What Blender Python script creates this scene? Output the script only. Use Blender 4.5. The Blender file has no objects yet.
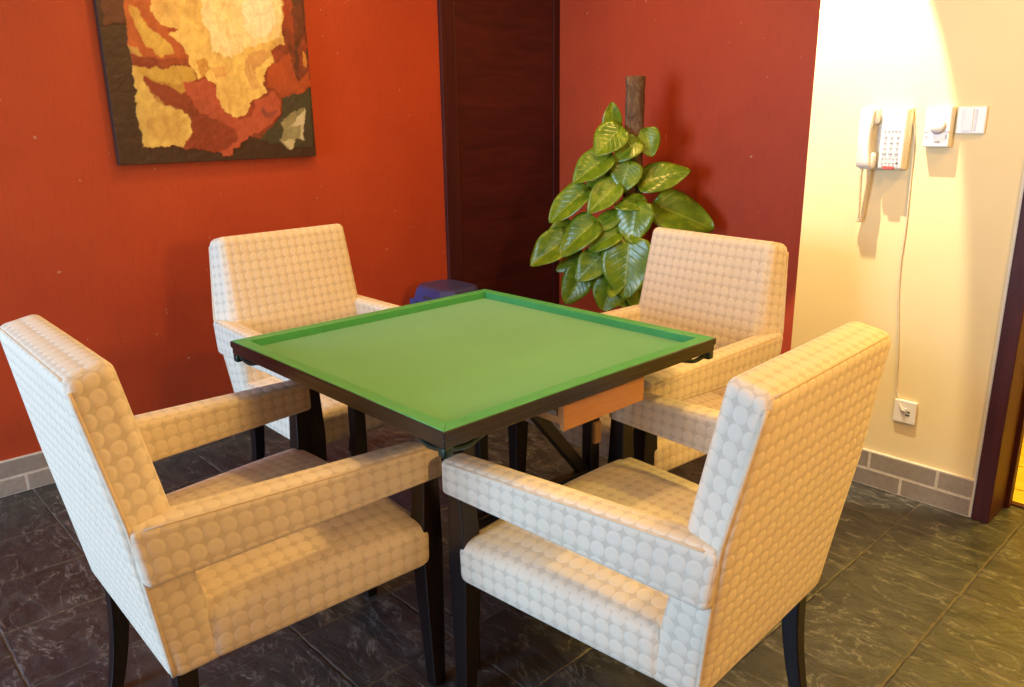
import bpy, bmesh, math, random
from mathutils import Vector, Matrix, noise
random.seed(7)
S = bpy.context.scene
COL = S.collection

# ------------------------------------------------------------------ helpers
def lin(r, g, b):
    f = lambda c: (c/255/12.92) if c/255 <= .04045 else ((c/255+.055)/1.055)**2.4
    return (f(r), f(g), f(b), 1)

def link(name, me, mat=None, parent=None, smooth=True):
    o = bpy.data.objects.new(name, me); COL.objects.link(o)
    if mat is not None: me.materials.append(mat)
    if parent is not None: o.parent = parent
    if smooth:
        for p in me.polygons: p.use_smooth = True
    return o

def obj(name, bm, mat=None, parent=None, smooth=True, recalc=True):
    if recalc: bmesh.ops.recalc_face_normals(bm, faces=bm.faces)
    me = bpy.data.meshes.new(name); bm.to_mesh(me); bm.free()
    return link(name, me, mat, parent, smooth)

def thing(name, label, cat, loc=(0, 0, 0), rz=0, group=None):
    o = bpy.data.objects.new(name, None); COL.objects.link(o)
    o.empty_display_size = .1
    o.location = loc; o.rotation_euler = (0, 0, rz)
    return tag(o, label, cat, group)

def tag(o, label, cat, group=None):
    o['label'] = label; o['category'] = cat
    if group: o['group'] = group
    return o

def struct(name, bm, mat, smooth=False, parent=None):
    o = obj(name, bm, mat, parent, smooth)
    if parent is None: o['kind'] = 'structure'
    return o

def auto_uv(bm, sc=1.0):
    """box-projected UVs in metres of the part's own space"""
    uv = bm.loops.layers.uv.verify()
    bm.normal_update()
    for f in bm.faces:
        n = f.normal; a = max(range(3), key=lambda i: abs(n[i]))
        for l in f.loops:
            c = l.vert.co
            l[uv].uv = ((c.y, c.z), (c.x, c.z), (c.x, c.y))[a]

def box(bm, x0, x1, y0, y1, z0, z1, bev=0, seg=2):
    vs = [bm.verts.new((x, y, z)) for z in (z0, z1) for y in (y0, y1) for x in (x0, x1)]
    fs = [bm.faces.new([vs[i] for i in q]) for q in
          ((0, 2, 3, 1), (4, 5, 7, 6), (0, 1, 5, 4), (2, 6, 7, 3), (0, 4, 6, 2), (1, 3, 7, 5))]
    if bev:
        es = {e for f in fs for e in f.edges}
        bmesh.ops.bevel(bm, geom=list(es), offset=bev, segments=seg, profile=.5, affect='EDGES')
    return bm

def hexa(bm, c, bev=0, seg=2):
    """c: eight corners, bottom ring (4, counter-clockwise) then top ring"""
    vs = [bm.verts.new(p) for p in c]
    fs = [bm.faces.new([vs[i] for i in q]) for q in
          ((3, 2, 1, 0), (4, 5, 6, 7), (0, 1, 5, 4), (1, 2, 6, 5), (2, 3, 7, 6), (3, 0, 4, 7))]
    if bev:
        es = {e for f in fs for e in f.edges}
        bmesh.ops.bevel(bm, geom=list(es), offset=bev, segments=seg, profile=.5, affect='EDGES')
    return bm

def rbox(corners, r, n=(10, 10, 10), bulge=None, k=3):
    """soft upholstered block: box with rounded edges warped to eight corners, with UVs in metres.
    corners: bottom ring (-x-y, +x-y, +x+y, -x+y), then the top ring."""
    c = [Vector(p) for p in corners]
    L = [((c[1]-c[0]).length+(c[5]-c[4]).length)/4, ((c[3]-c[0]).length+(c[7]-c[4]).length)/4,
         sum((c[i+4]-c[i]).length for i in range(4))/8]
    R = min(r, *[l*.98 for l in L])
    def samples(h, m):
        e = [-h + R*(1-math.cos(t*math.pi/2/k)) for t in range(k)]
        e = [-h + R*t/k for t in range(k)]
        mid = [-h+R + (2*h-2*R)*i/m for i in range(m+1)]
        return e + mid + [-v for v in reversed(e)]
    sm = [samples(L[i], n[i]) for i in range(3)]
    bm = bmesh.new(); uvl = bm.loops.layers.uv.verify(); vd = {}
    def warp(p):
        q = [(p[i]/L[i]+1)/2 for i in range(3)]
        a, b, t = q
        bot = c[0]*(1-a)*(1-b)+c[1]*a*(1-b)+c[2]*a*b+c[3]*(1-a)*b
        top = c[4]*(1-a)*(1-b)+c[5]*a*(1-b)+c[6]*a*b+c[7]*(1-a)*b
        return bot*(1-t)+top*t
    def vert(p):
        key = tuple(round(x, 6) for x in p)
        if key not in vd:
            P = Vector(p)
            inn = Vector([max(-L[i]+R, min(L[i]-R, P[i])) for i in range(3)])
            d = P-inn
            # cube-to-sphere style rounding
            if d.length > 1e-9: P = inn + d.normalized()*R
            q = [P[i]/L[i] for i in range(3)]
            w = warp(P)
            if bulge: w = w + Vector(bulge(q))
            vd[key] = bm.verts.new(w)
        return vd[key]
    for ax in range(3):
        u, v = [(1, 2), (0, 2), (0, 1)][ax]
        for s in (-1, 1):
            for i in range(len(sm[u])-1):
                for j in range(len(sm[v])-1):
                    q = []
                    for (a, b) in ((i, j), (i+1, j), (i+1, j+1), (i, j+1)):
                        p = [0, 0, 0]; p[ax] = s*L[ax]; p[u] = sm[u][a]; p[v] = sm[v][b]; q.append(p)
                    f = bm.faces.new([vert(p) for p in q])
                    for l, p in zip(f.loops, q):
                        l[uvl].uv = (p[u] + .0155*(u == 1), p[v])
    return bm

def tube(bm, pts, r, n=8, cap=True, rr=None):
    P = [Vector(p) for p in pts]; rings = []; up = None
    for i, p in enumerate(P):
        t = (P[min(i+1, len(P)-1)]-P[max(i-1, 0)])
        if t.length < 1e-9: t = Vector((0, 0, 1))
        t.normalize()
        if up is None:
            a = Vector((0, 0, 1)) if abs(t.z) < .9 else Vector((1, 0, 0))
            up = (a - t*a.dot(t)).normalized()
        else:
            up = up - t*up.dot(t)
            up = up.normalized() if up.length > 1e-6 else t.orthogonal().normalized()
        sd = t.cross(up); rad = rr[i] if rr else r
        rings.append([bm.verts.new(p + (up*math.cos(2*math.pi*k/n)+sd*math.sin(2*math.pi*k/n))*rad) for k in range(n)])
    for a, b in zip(rings, rings[1:]):
        for k in range(n): bm.faces.new((a[k], a[(k+1) % n], b[(k+1) % n], b[k]))
    if cap:
        bm.faces.new(list(reversed(rings[0]))); bm.faces.new(rings[-1])
    return bm

def lathe(bm, prof, n=32, c=(0, 0, 0), M=None):
    rings = []
    for r, z in prof:
        rings.append([bm.verts.new((c[0]+r*math.cos(2*math.pi*k/n), c[1]+r*math.sin(2*math.pi*k/n), c[2]+z)) for k in range(n)])
    for a, b in zip(rings, rings[1:]):
        for k in range(n): bm.faces.new((a[k], a[(k+1) % n], b[(k+1) % n], b[k]))
    bm.faces.new(list(reversed(rings[0]))); bm.faces.new(rings[-1])
    if M is not None: bmesh.ops.transform(bm, matrix=M, verts=[v for r in rings for v in r])
    return bm

def smooth_path(pts, n=6):
    P = [Vector(p) for p in pts]; out = []
    for i in range(len(P)-1):
        p0, p1, p2, p3 = P[max(i-1, 0)], P[i], P[i+1], P[min(i+2, len(P)-1)]
        for k in range(n):
            t = k/n
            out.append(.5*((2*p1)+(p2-p0)*t+(2*p0-5*p1+4*p2-p3)*t*t+(3*p1-p0-3*p2+p3)*t**3))
    out.append(P[-1]); return out

# ------------------------------------------------------------------ materials
class NT:
    def __init__(s, name):
        s.m = bpy.data.materials.new(name); s.m.use_nodes = True
        s.t = s.m.node_tree; s.n = s.t.nodes; s.l = s.t.links
        s.b = s.n['Principled BSDF']
    def add(s, typ, **kw):
        n = s.n.new(typ)
        for k, v in kw.items():
            if k.startswith('_'): setattr(n, k[1:], v)
            else: n.inputs[k.replace('__', ' ')].default_value = v
        return n
    def ln(s, a, b): s.l.new(a, b)
    def math(s, op, a, b=None, c=None):
        n = s.n.new('ShaderNodeMath'); n.operation = op
        for i, v in enumerate((a, b, c)):
            if v is None: continue
            if isinstance(v, (int, float)): n.inputs[i].default_value = v
            else: s.ln(v, n.inputs[i])
        return n.outputs[0]
    def mix(s, f, a, b, blend='MIX'):
        n = s.n.new('ShaderNodeMix'); n.data_type = 'RGBA'; n.blend_type = blend
        for i, v in ((0, f), (6, a), (7, b)):
            if isinstance(v, (int, float, tuple)): n.inputs[i].default_value = v
            else: s.ln(v, n.inputs[i])
        return n.outputs[2]
    def ramp(s, f, stops):
        n = s.n.new('ShaderNodeValToRGB'); cr = n.color_ramp
        while len(cr.elements) < len(stops): cr.elements.new(.5)
        for e, (p, c) in zip(cr.elements, stops):
            e.position = p; e.color = c if isinstance(c, tuple) else (c, c, c, 1)
        s.ln(f, n.inputs[0]); return n.outputs[0]
    def coord(s, kind='Object', scale=(1, 1, 1)):
        c = s.n.new('ShaderNodeTexCoord'); mp = s.n.new('ShaderNodeMapping')
        mp.inputs['Scale'].default_value = scale; s.ln(c.outputs[kind], mp.inputs[0]); return mp.outputs[0]
    def noise(s, vec, scale, detail=4, rough=.5, dist=0):
        n = s.n.new('ShaderNodeTexNoise'); n.inputs['Scale'].default_value = scale
        n.inputs['Detail'].default_value = detail; n.inputs['Roughness'].default_value = rough
        n.inputs['Distortion'].default_value = dist
        s.ln(vec, n.inputs['Vector']); return n.outputs['Fac']
    def bump(s, h, strength, dist, normal=None):
        n = s.n.new('ShaderNodeBump'); n.inputs['Strength'].default_value = strength
        n.inputs['Distance'].default_value = dist; s.ln(h, n.inputs['Height'])
        if normal is not None: s.ln(normal, n.inputs['Normal'])
        s.ln(n.outputs[0], s.b.inputs['Normal']); return n.outputs[0]
    def base(s, v):
        if isinstance(v, tuple): s.b.inputs['Base Color'].default_value = v
        else: s.ln(v, s.b.inputs['Base Color'])
    def set(s, **kw):
        for k, v in kw.items(): s.b.inputs[k.replace('__', ' ')].default_value = v
        return s

def simple(name, col, rough=.5, var=.12, scale=18, metallic=0, spec=.5, bump=0):
    t = NT(name); v = t.coord('Object'); n = t.noise(v, scale, 5, .6)
    d = tuple(c*(1-var) for c in col[:3])+(1,); l = tuple(min(1, c*(1+var)) for c in col[:3])+(1,)
    t.base(t.ramp(n, [(.3, d), (.7, l)]))
    t.set(Roughness=rough, Metallic=metallic, **{'Specular__IOR__Level': spec})
    if bump: t.bump(n, bump, .002)
    return t.m

def mat_fabric():
    t = NT('circle_jacquard_fabric')
    uv = t.n.new('ShaderNodeTexCoord').outputs['UV']
    sep = t.n.new('ShaderNodeSeparateXYZ'); t.ln(uv, sep.inputs[0])
    P = .031
    fx = t.math('SUBTRACT', t.math('FRACT', t.math('ADD', t.math('DIVIDE', sep.outputs[0], P), 50)), .5)
    fy = t.math('SUBTRACT', t.math('FRACT', t.math('ADD', t.math('DIVIDE', sep.outputs[1], P), 50)), .5)
    d = t.math('SQRT', t.math('ADD', t.math('MULTIPLY', fx, fx), t.math('MULTIPLY', fy, fy)))
    mask = t.ramp(d, [(.455, 1.0), (.525, 0.0)])
    w = t.noise(t.coord('Object', (1, 1, 1)), 260, 2, .6)
    big = t.noise(t.coord('Object'), 7, 3, .6)
    light = t.ramp(big, [(.25, (.70, .61, .47, 1)), (.75, (.76, .67, .53, 1))])
    dark = t.ramp(w, [(.3, (.58, .50, .385, 1)), (.7, (.63, .545, .42, 1))])
    t.base(t.mix(mask, dark, light))
    t.set(Roughness=.85, **{'Specular__IOR__Level': .25, 'Sheen__Weight': .15, 'Sheen__Roughness': .5})
    hgt = t.math('ADD', t.math('MULTIPLY', t.ramp(d, [(.30, 1.0), (.5, 0.0)]), 1.0), t.math('MULTIPLY', w, .12))
    t.bump(hgt, .40, .0024)
    return t.m

def mat_red():
    t = NT('red_textured_wall_paint')
    v = t.coord('Object', (1, 1, .16)); v2 = t.coord('Object')
    n = t.noise(v, 80, 6, .62, .6); m = t.noise(v2, 2.2, 4, .55)
    c = t.mix(t.ramp(m, [(.3, 0.0), (.7, 1.0)]), (.38, .046, .0125, 1), (.45, .060, .015, 1))
    c = t.mix(t.ramp(n, [(.30, .28), (.45, 0.0)]), c, (.23, .026, .011, 1))
    sp = t.noise(v2, 34, 1, .5)
    c = t.mix(t.ramp(sp, [(.765, 0.0), (.79, .55)]), c, (.55, .34, .22, 1))
    t.base(c); t.set(Roughness=.55, **{'Specular__IOR__Level': .35})
    t.bump(n, .25, .003); return t.m

def mat_cream():
    t = NT('cream_wall_paint'); v = t.coord('Object')
    n = t.noise(v, 1.6, 4, .6); k = t.noise(v, 70, 4, .6)
    t.base(t.ramp(n, [(.3, (.74, .62, .345, 1)), (.7, (.80, .68, .40, 1))]))
    t.set(Roughness=.6, **{'Specular__IOR__Level': .3}); t.bump(k, .12, .002); return t.m

def mat_slate():
    t = NT('slate_floor_tile'); v = t.coord('Object')
    sep = t.n.new('ShaderNodeSeparateXYZ'); t.ln(v, sep.inputs[0])
    T = .2805
    wob = t.math('MULTIPLY', t.math('SUBTRACT', t.noise(v, 14, 3, .6), .5), .03)
    def edge(o, off):
        q = t.math('DIVIDE', t.math('ADD', t.math('SUBTRACT', o, off), 28.05), T)
        fr = t.math('FRACT', t.math('ADD', q, wob))
        return t.math('MINIMUM', fr, t.math('SUBTRACT', 1.0, fr)), t.math('FLOOR', q)
    ex, ix = edge(sep.outputs[0], .657); ey, iy = edge(sep.outputs[1], .672)
    e = t.math('MINIMUM', ex, ey)
    grout = t.ramp(e, [(.006, 1.0), (.017, 0.0)])
    cid = t.n.new('ShaderNodeCombineXYZ'); t.ln(ix, cid.inputs[0]); t.ln(iy, cid.inputs[1])
    wn = t.n.new('ShaderNodeTexWhiteNoise'); t.ln(cid.outputs[0], wn.inputs[0])
    # offset the stone pattern in every tile
    off = t.n.new('ShaderNodeVectorMath'); off.operation = 'MULTIPLY_ADD'
    t.ln(wn.outputs['Color'], off.inputs[0]); off.inputs[1].default_value = (9, 9, 9); t.ln(v, off.inputs[2])
    st = t.n.new('ShaderNodeMapping'); st.inputs['Scale'].default_value = (.7, 1.5, 1); st.inputs['Rotation'].default_value = (0, 0, .5)
    t.ln(off.outputs[0], st.inputs[0])
    n1 = t.noise(st.outputs[0], 6.5, 8, .65, 1.6); n2 = t.noise(st.outputs[0], 26, 6, .65, .8)
    # thin pale veins where the warped noise crosses its middle
    ve = t.math('ABSOLUTE', t.math('SUBTRACT', t.noise(st.outputs[0], 4.2, 6, .62, 1.9), .5))
    vein = t.math('MULTIPLY', t.ramp(ve, [(.0, 1.0), (.022, 0.0)]), t.ramp(n2, [(.40, 0.0), (.62, 1.0)]))
    c = t.ramp(n1, [(.28, (.012, .0125, .013, 1)), (.5, (.036, .0362, .0355, 1)), (.75, (.088, .086, .080, 1))])
    c = t.mix(t.math('MULTIPLY', t.ramp(n2, [(.45, 0.0), (.8, 1.0)]), .30), c, (.13, .122, .108, 1))
    c = t.mix(t.math('MULTIPLY', wn.outputs['Value'], .35), c, (.035, .034, .036, 1))
    c = t.mix(t.math('MULTIPLY', vein, .7), c, (.28, .27, .25, 1))
    c = t.mix(t.math('MULTIPLY', t.math('MULTIPLY', grout, .7), t.ramp(n1, [(.35, .35), (.6, 1.0)])), c, (.14, .118, .09, 1))
    t.base(c)
    t.ln(t.ramp(n2, [(.3, .26), (.7, .48)]), t.b.inputs['Roughness'])
    t.set(**{'Specular__IOR__Level': .5})
    h = t.math('SUBTRACT', t.math('ADD', t.math('MULTIPLY', n1, .8), t.math('MULTIPLY', n2, .35)), t.math('MULTIPLY', grout, .5))
    t.bump(h, .75, .009); return t.m

def mat_skirting(axis):
    t = NT('brick_skirting_' + axis); c = t.n.new('ShaderNodeTexCoord')
    sep = t.n.new('ShaderNodeSeparateXYZ'); t.ln(c.outputs['Object'], sep.inputs[0])
    co = t.n.new('ShaderNodeCombineXYZ')
    t.ln(t.math('ADD', sep.outputs[0 if axis == 'x' else 1], -.020 if axis == 'x' else -.045), co.inputs[0]); t.ln(sep.outputs[2], co.inputs[1])
    b = t.n.new('ShaderNodeTexBrick'); t.ln(co.outputs[0], b.inputs['Vector'])
    b.inputs['Scale'].default_value = 1; b.inputs['Brick Width'].default_value = .225
    b.inputs['Row Height'].default_value = .067; b.inputs['Mortar Size'].default_value = .0055
    b.inputs['Mortar Smooth'].default_value = .2; b.inputs['Bias'].default_value = 0
    b.offset = .5
    b.inputs['Color1'].default_value = (.27, .235, .195, 1); b.inputs['Color2'].default_value = (.37, .32, .265, 1)
    b.inputs['Mortar'].default_value = (.62, .56, .47, 1)
    n = t.noise(t.coord('Object'), 60, 5, .65)
    t.base(t.mix(.5, b.outputs['Color'], t.ramp(n, [(.3, .55), (.7, 1.0)]), 'MULTIPLY'))
    t.set(Roughness=.7); t.bump(t.math('SUBTRACT', t.math('MULTIPLY', n, .5), b.outputs['Fac']), .5, .004)
    return t.m

def mat_wood(name, c1, c2, c3, scale, rough=.4, spec=.5):
    t = NT(name); v = t.coord('Object', scale)
    n = t.noise(v, 5, 6, .65, 1.2); f = t.noise(v, 40, 4, .6)
    c = t.ramp(n, [(.25, c1), (.5, c2), (.78, c3)])
    t.base(t.mix(.35, c, t.ramp(f, [(.3, .5), (.7, 1.0)]), 'MULTIPLY'))
    t.set(Roughness=rough, **{'Specular__IOR__Level': spec}); t.bump(f, .08, .002); return t.m

def mat_felt():
    t = NT('green_felt'); v = t.coord('Object'); n = t.noise(v, 420, 3, .7); b = t.noise(v, 3.0, 4, .6)
    c = t.ramp(b, [(.3, (.095, .335, .115, 1)), (.7, (.115, .38, .14, 1))])
    t.base(t.mix(.35, c, t.ramp(n, [(.3, .65), (.7, 1.0)]), 'MULTIPLY'))
    t.set(Roughness=.7, **{'Specular__IOR__Level': .3, 'Sheen__Weight': .25, 'Sheen__Roughness': .4})
    t.bump(n, .15, .001); return t.m

def mat_leaf():
    t = NT('pothos_leaf'); uv = t.n.new('ShaderNodeTexCoord').outputs['UV']
    sep = t.n.new('ShaderNodeSeparateXYZ'); t.ln(uv, sep.inputs[0])
    x = t.math('ABSOLUTE', sep.outputs[0])                  # across, 0 at midrib
    vein = t.math('ABSOLUTE', t.math('SUBTRACT', t.math('FRACT', t.math('ADD', t.math('MULTIPLY', sep.outputs[1], 7), t.math('MULTIPLY', x, -2.4))), .5))
    n = t.noise(t.coord('Object'), 16, 5, .6, .5)
    c = t.ramp(n, [(.25, (.055, .13, .006, 1)), (.5, (.13, .22, .008, 1)), (.75, (.30, .37, .018, 1))])
    rib = t.ramp(x, [(.015, 1.0), (.05, 0.0)])
    c = t.mix(t.math('MULTIPLY', t.ramp(vein, [(.0, 1.0), (.10, 0.0)]), .10), c, (.22, .32, .03, 1))
    c = t.mix(t.math('MULTIPLY', rib, .6), c, (.33, .42, .06, 1))
    t.base(c); t.set(Roughness=.28, **{'Specular__IOR__Level': .55})
    t.bump(t.math('ADD', t.ramp(vein, [(.0, 0.0), (.22, 1.0)]), t.math('MULTIPLY', n, 1.6)), .14, .006)
    return t.m

def mat_bark():
    t = NT('moss_pole_bark'); v = t.coord('Object', (1, 1, .5)); n = t.noise(v, 30, 7, .7, .7)
    t.base(t.ramp(n, [(.3, (.045, .024, .012, 1)), (.5, (.13, .075, .04, 1)), (.72, (.25, .17, .10, 1))]))
    t.set(Roughness=.9); t.bump(n, .9, .012); return t.m

def mat_painting():
    t = NT('painted_canvas')
    a = t.n.new('ShaderNodeVertexColor'); a.layer_name = 'paint'
    v = t.coord('Object'); n = t.noise(v, 26, 6, .7, .8); m = t.noise(v, 9, 5, .65, 1.2)
    c = t.mix(.55, a.outputs['Color'], t.ramp(n, [(.30, (.55, .42, .34, 1)), (.62, (1, 1, 1, 1))]), 'MULTIPLY')
    c = t.mix(t.ramp(m, [(.60, 0.0), (.85, .07)]), c, (.78, .55, .25, 1))
    t.base(c); t.set(Roughness=.42, **{'Specular__IOR__Level': .4}); t.bump(n, .6, .006); return t.m

def emit(name, col, st):
    t = NT(name); t.b.inputs['Emission Color'].default_value = col; t.b.inputs['Emission Strength'].default_value = st
    t.base((.8, .8, .8, 1)); return t.m

M = dict(
    fabric=mat_fabric(), red=mat_red(), cream=mat_cream(), slate=mat_slate(),
    skx=mat_skirting('x'), sky=mat_skirting('y'), felt=mat_felt(), leaf=mat_leaf(), bark=mat_bark(),
    dark_wood=mat_wood('dark_red_door_wood', (.034, .0065, .006, 1), (.060, .0105, .009, 1), (.095, .018, .012, 1), (6, .5, 3.2), .38),
    frame_wood=mat_wood('dark_frame_wood', (.036, .0075, .008, 1), (.060, .012, .011, 1), (.085, .020, .015, 1), (5, 5, .5), .5, .25),
    leg_wood=mat_wood('espresso_leg_wood', (.004, .0022, .0026, 1), (.008, .0038, .004, 1), (.016, .007, .007, 1), (5, 5, .6), .33),
    black=simple('black_lacquer', (.010, .0085, .008, 1), .32, .2),
    edge=mat_wood('black_table_edge', (.010, .007, .005, 1), (.016, .011, .008, 1), (.026, .017, .012, 1), (3, 3, 20), .3),
    rim=simple('green_painted_rim', (.065, .35, .12, 1), .38, .08, 30),
    bracket=simple('green_black_hinge_metal', (.012, .030, .022, 1), .35, .2, metallic=.4),
    orange=mat_wood('orange_drawer_wood', (.45, .185, .05, 1), (.52, .23, .065, 1), (.58, .27, .085, 1), (4, .6, 10), .4),
    metal=simple('zinc_metal', (.35, .33, .30, 1), .35, .1, metallic=.9),
    tagwood=simple('pale_wood_block', (.45, .27, .12, 1), .5, .15),
    piping=simple('cream_piping', (.66, .54, .38, 1), .8, .1, 60),
    white=simple('white_plastic', (.78, .77, .74, 1), .32, .02),
    white2=simple('phone_white_plastic', (.74, .72, .68, 1), .3, .02),
    ivory=simple('ivory_cord_plastic', (.66, .58, .44, 1), .42, .05),
    grey=simple('grey_print', (.36, .36, .38, 1), .5, .05),
    dgrey=simple('dark_print', (.05, .05, .055, 1), .5, .05),
    dial=simple('silver_grey_plastic', (.55, .55, .55, 1), .3, .03),
    redled=simple('red_lens', (.42, .06, .03, 1), .25, .05),
    blue=simple('blue_plastic', (.045, .052, .19, 1), .38, .08, 6),
    pot=simple('dark_terracotta', (.20, .085, .045, 1), .6, .15, 9, bump=.2),
    soil=simple('potting_soil', (.035, .022, .014, 1), .95, .4, 60, bump=.9),
    stem=simple('green_petiole', (.11, .16, .03, 1), .5, .2),
    ceil=simple('white_ceiling_paint', (.50, .47, .43, 1), .8, .03),
    paint=mat_painting(), canvas=simple('dark_canvas_edge', (.030, .014, .008, 1), .5, .3, 40),
    deck=mat_wood('yellow_floorboards', (.50, .36, .035, 1), (.60, .45, .05, 1), (.68, .54, .08, 1), (.6, 6, 6), .4),
    caulk=simple('pale_caulk', (.74, .66, .50, 1), .6, .03),
    glass=None)
g = NT('window_glass'); g.set(Roughness=.02, **{'Transmission__Weight': 1.0}); g.base((.98, .99, 1, 1)); M['glass'] = g.m

# ------------------------------------------------------------------ room
XL, YC, YR, HC = -1.673, 1.45, 2.085, 2.35       # left wall, cream wall face, recessed red wall, ceiling height
XB, XF = .1355, .812                              # corner of the cream wall, end of the cream wall
XR, YF = 3.4, -4.2
YD = 1.26                                         # door edge on the left wall

bm = bmesh.new(); box(bm, XL-.1, XR+.1, YF-.1, 1.66, -.06, 0)
struct('floor', bm, M['slate'])
bm = bmesh.new(); box(bm, XL-.1, XB+.1, 1.66, YR+.1, -.06, 0)
struct('floor_recess', bm, M['slate'])
bm = bmesh.new()
for i in range(9):
    y = 1.6665+.111*i; box(bm, XB+.1, 2.2, y, y+.105, -.05, .003+.0012*(i % 2), .002, 1)
struct('floor_boards', bm, M['deck'])
bm = bmesh.new(); box(bm, XL-.1, XR+.1, YF-.1, 2.8, HC, HC+.06)
struct('ceiling', bm, M['ceil'])
WX0, WX1, WZ0, WZ1 = -1.35, .20, .08, 2.12         # tall window behind the camera's left shoulder
bm = bmesh.new(); box(bm, XL-.1, XL, YF-.1, YR+.1, 0, HC)
struct('wall_left', bm, M['red'])
bm = bmesh.new(); box(bm, XL, XB+.02, YR, YR+.1, 0, HC)
struct('wall_back', bm, M['red'])
bm = bmesh.new()
box(bm, XB, XF-.004, YC, YC+.18, 0, HC); box(bm, XB, XB+.12, YC+.18, YR+.6, 0, HC)
box(bm, XF-.02, 1.85, YC, YC+.18, 1.98, HC); box(bm, 1.80, XR, YC, YC+.18, 0, HC)
struct('wall_right', bm, M['cream'])
bm = bmesh.new(); box(bm, XB+.12, 2.3, 2.67, 2.75, 0, HC); box(bm, 2.2, 2.3, YC+.18, 2.67, 0, HC)
struct('wall_passage', bm, M['cream'])
bm = bmesh.new()
for (x0, x1, z0, z1) in ((XL-.1, WX0, 0, HC), (WX1, XR+.1, 0, HC), (WX0, WX1, 0, WZ0), (WX0, WX1, WZ1, HC)):
    box(bm, x0, x1, YF-.1, YF, z0, z1)
struct('wall_front', bm, M['cream'])
bm = bmesh.new(); box(bm, XR, XR+.1, YF, YC, 0, HC)
struct('wall_side', bm, M['red'])
# brick skirting
bm = bmesh.new(); box(bm, XL, XL+.010, YF, YD, 0, .135, .002, 1)
o = struct('baseboard_left', bm, M['sky'])
bm = bmesh.new(); box(bm, XL+.03, XB, YR-.010, YR, 0, .135, .002, 1)
struct('baseboard_back', bm, M['skx'])
bm = bmesh.new(); box(bm, XB-.0, XF-.008, YC-.010, YC, 0, .135, .002, 1)
struct('baseboard_right', bm, M['skx'])
# dark door on the left wall beside the corner
d = bpy.data.objects.new('door_1', None); COL.objects.link(d); d['kind'] = 'structure'
bm = bmesh.new()
box(bm, XL, XL+.022, YD, YD+.085, 0, 2.2, .002, 2); box(bm, XL, XL+.022, YR-.050, YR-.001, 0, 2.2, .002, 2)
box(bm, XL, XL+.022, YD+.085, YR-.050, 2.1, 2.2, .002, 2)
obj('door_frame', bm, M['frame_wood'], d, False)
bm = bmesh.new(); box(bm, XL, XL+.018, YD+.087, YR-.052, .006, 2.098, .002, 2)
obj('door_panel', bm, M['dark_wood'], d, False)
# doorway on the right: jambs and head
bm = bmesh.new()
box(bm, XF, XF+.052, YC-.012, YC+.185, 0, 1.98, .003, 2); box(bm, 1.76, 1.81, YC-.012, YC+.185, 0, 1.98, .003, 2)
box(bm, XF, 1.81, YC-.012, YC+.185, 1.93, 1.985, .003, 2)
box(bm, XF+.050, XF+.066, YC+.150, YC+.188, 0, 1.93, .002, 1)
struct('trim_1', bm, M['frame_wood'])
bm = bmesh.new(); box(bm, XF-.010, XF+.001, YC-.006, YC+.004, 0, 1.98, .002, 2)
struct('trim_2', bm, M['caulk'])
bm = bmesh.new(); box(bm, XF+.05, 1.77, 1.636, 1.664, -.02, .006, .003, 2)
struct('trim_3', bm, M['frame_wood'])
# window in the wall behind the camera: it lets the daylight in
w = bpy.data.objects.new('window_1', None); COL.objects.link(w); w['kind'] = 'structure'
bm = bmesh.new(); xm = (WX0+WX1)/2
for (x0, x1, z0, z1) in ((WX0, WX0+.05, WZ0, WZ1), (WX1-.05, WX1, WZ0, WZ1), (WX0, WX1, WZ0, WZ0+.05), (WX0, WX1, WZ1-.05, WZ1), (xm-.03, xm+.03, WZ0, WZ1)):
    box(bm, x0, x1, YF-.07, YF-.02, z0, z1)
obj('window_frame', bm, M['white'], w, False)

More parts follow.
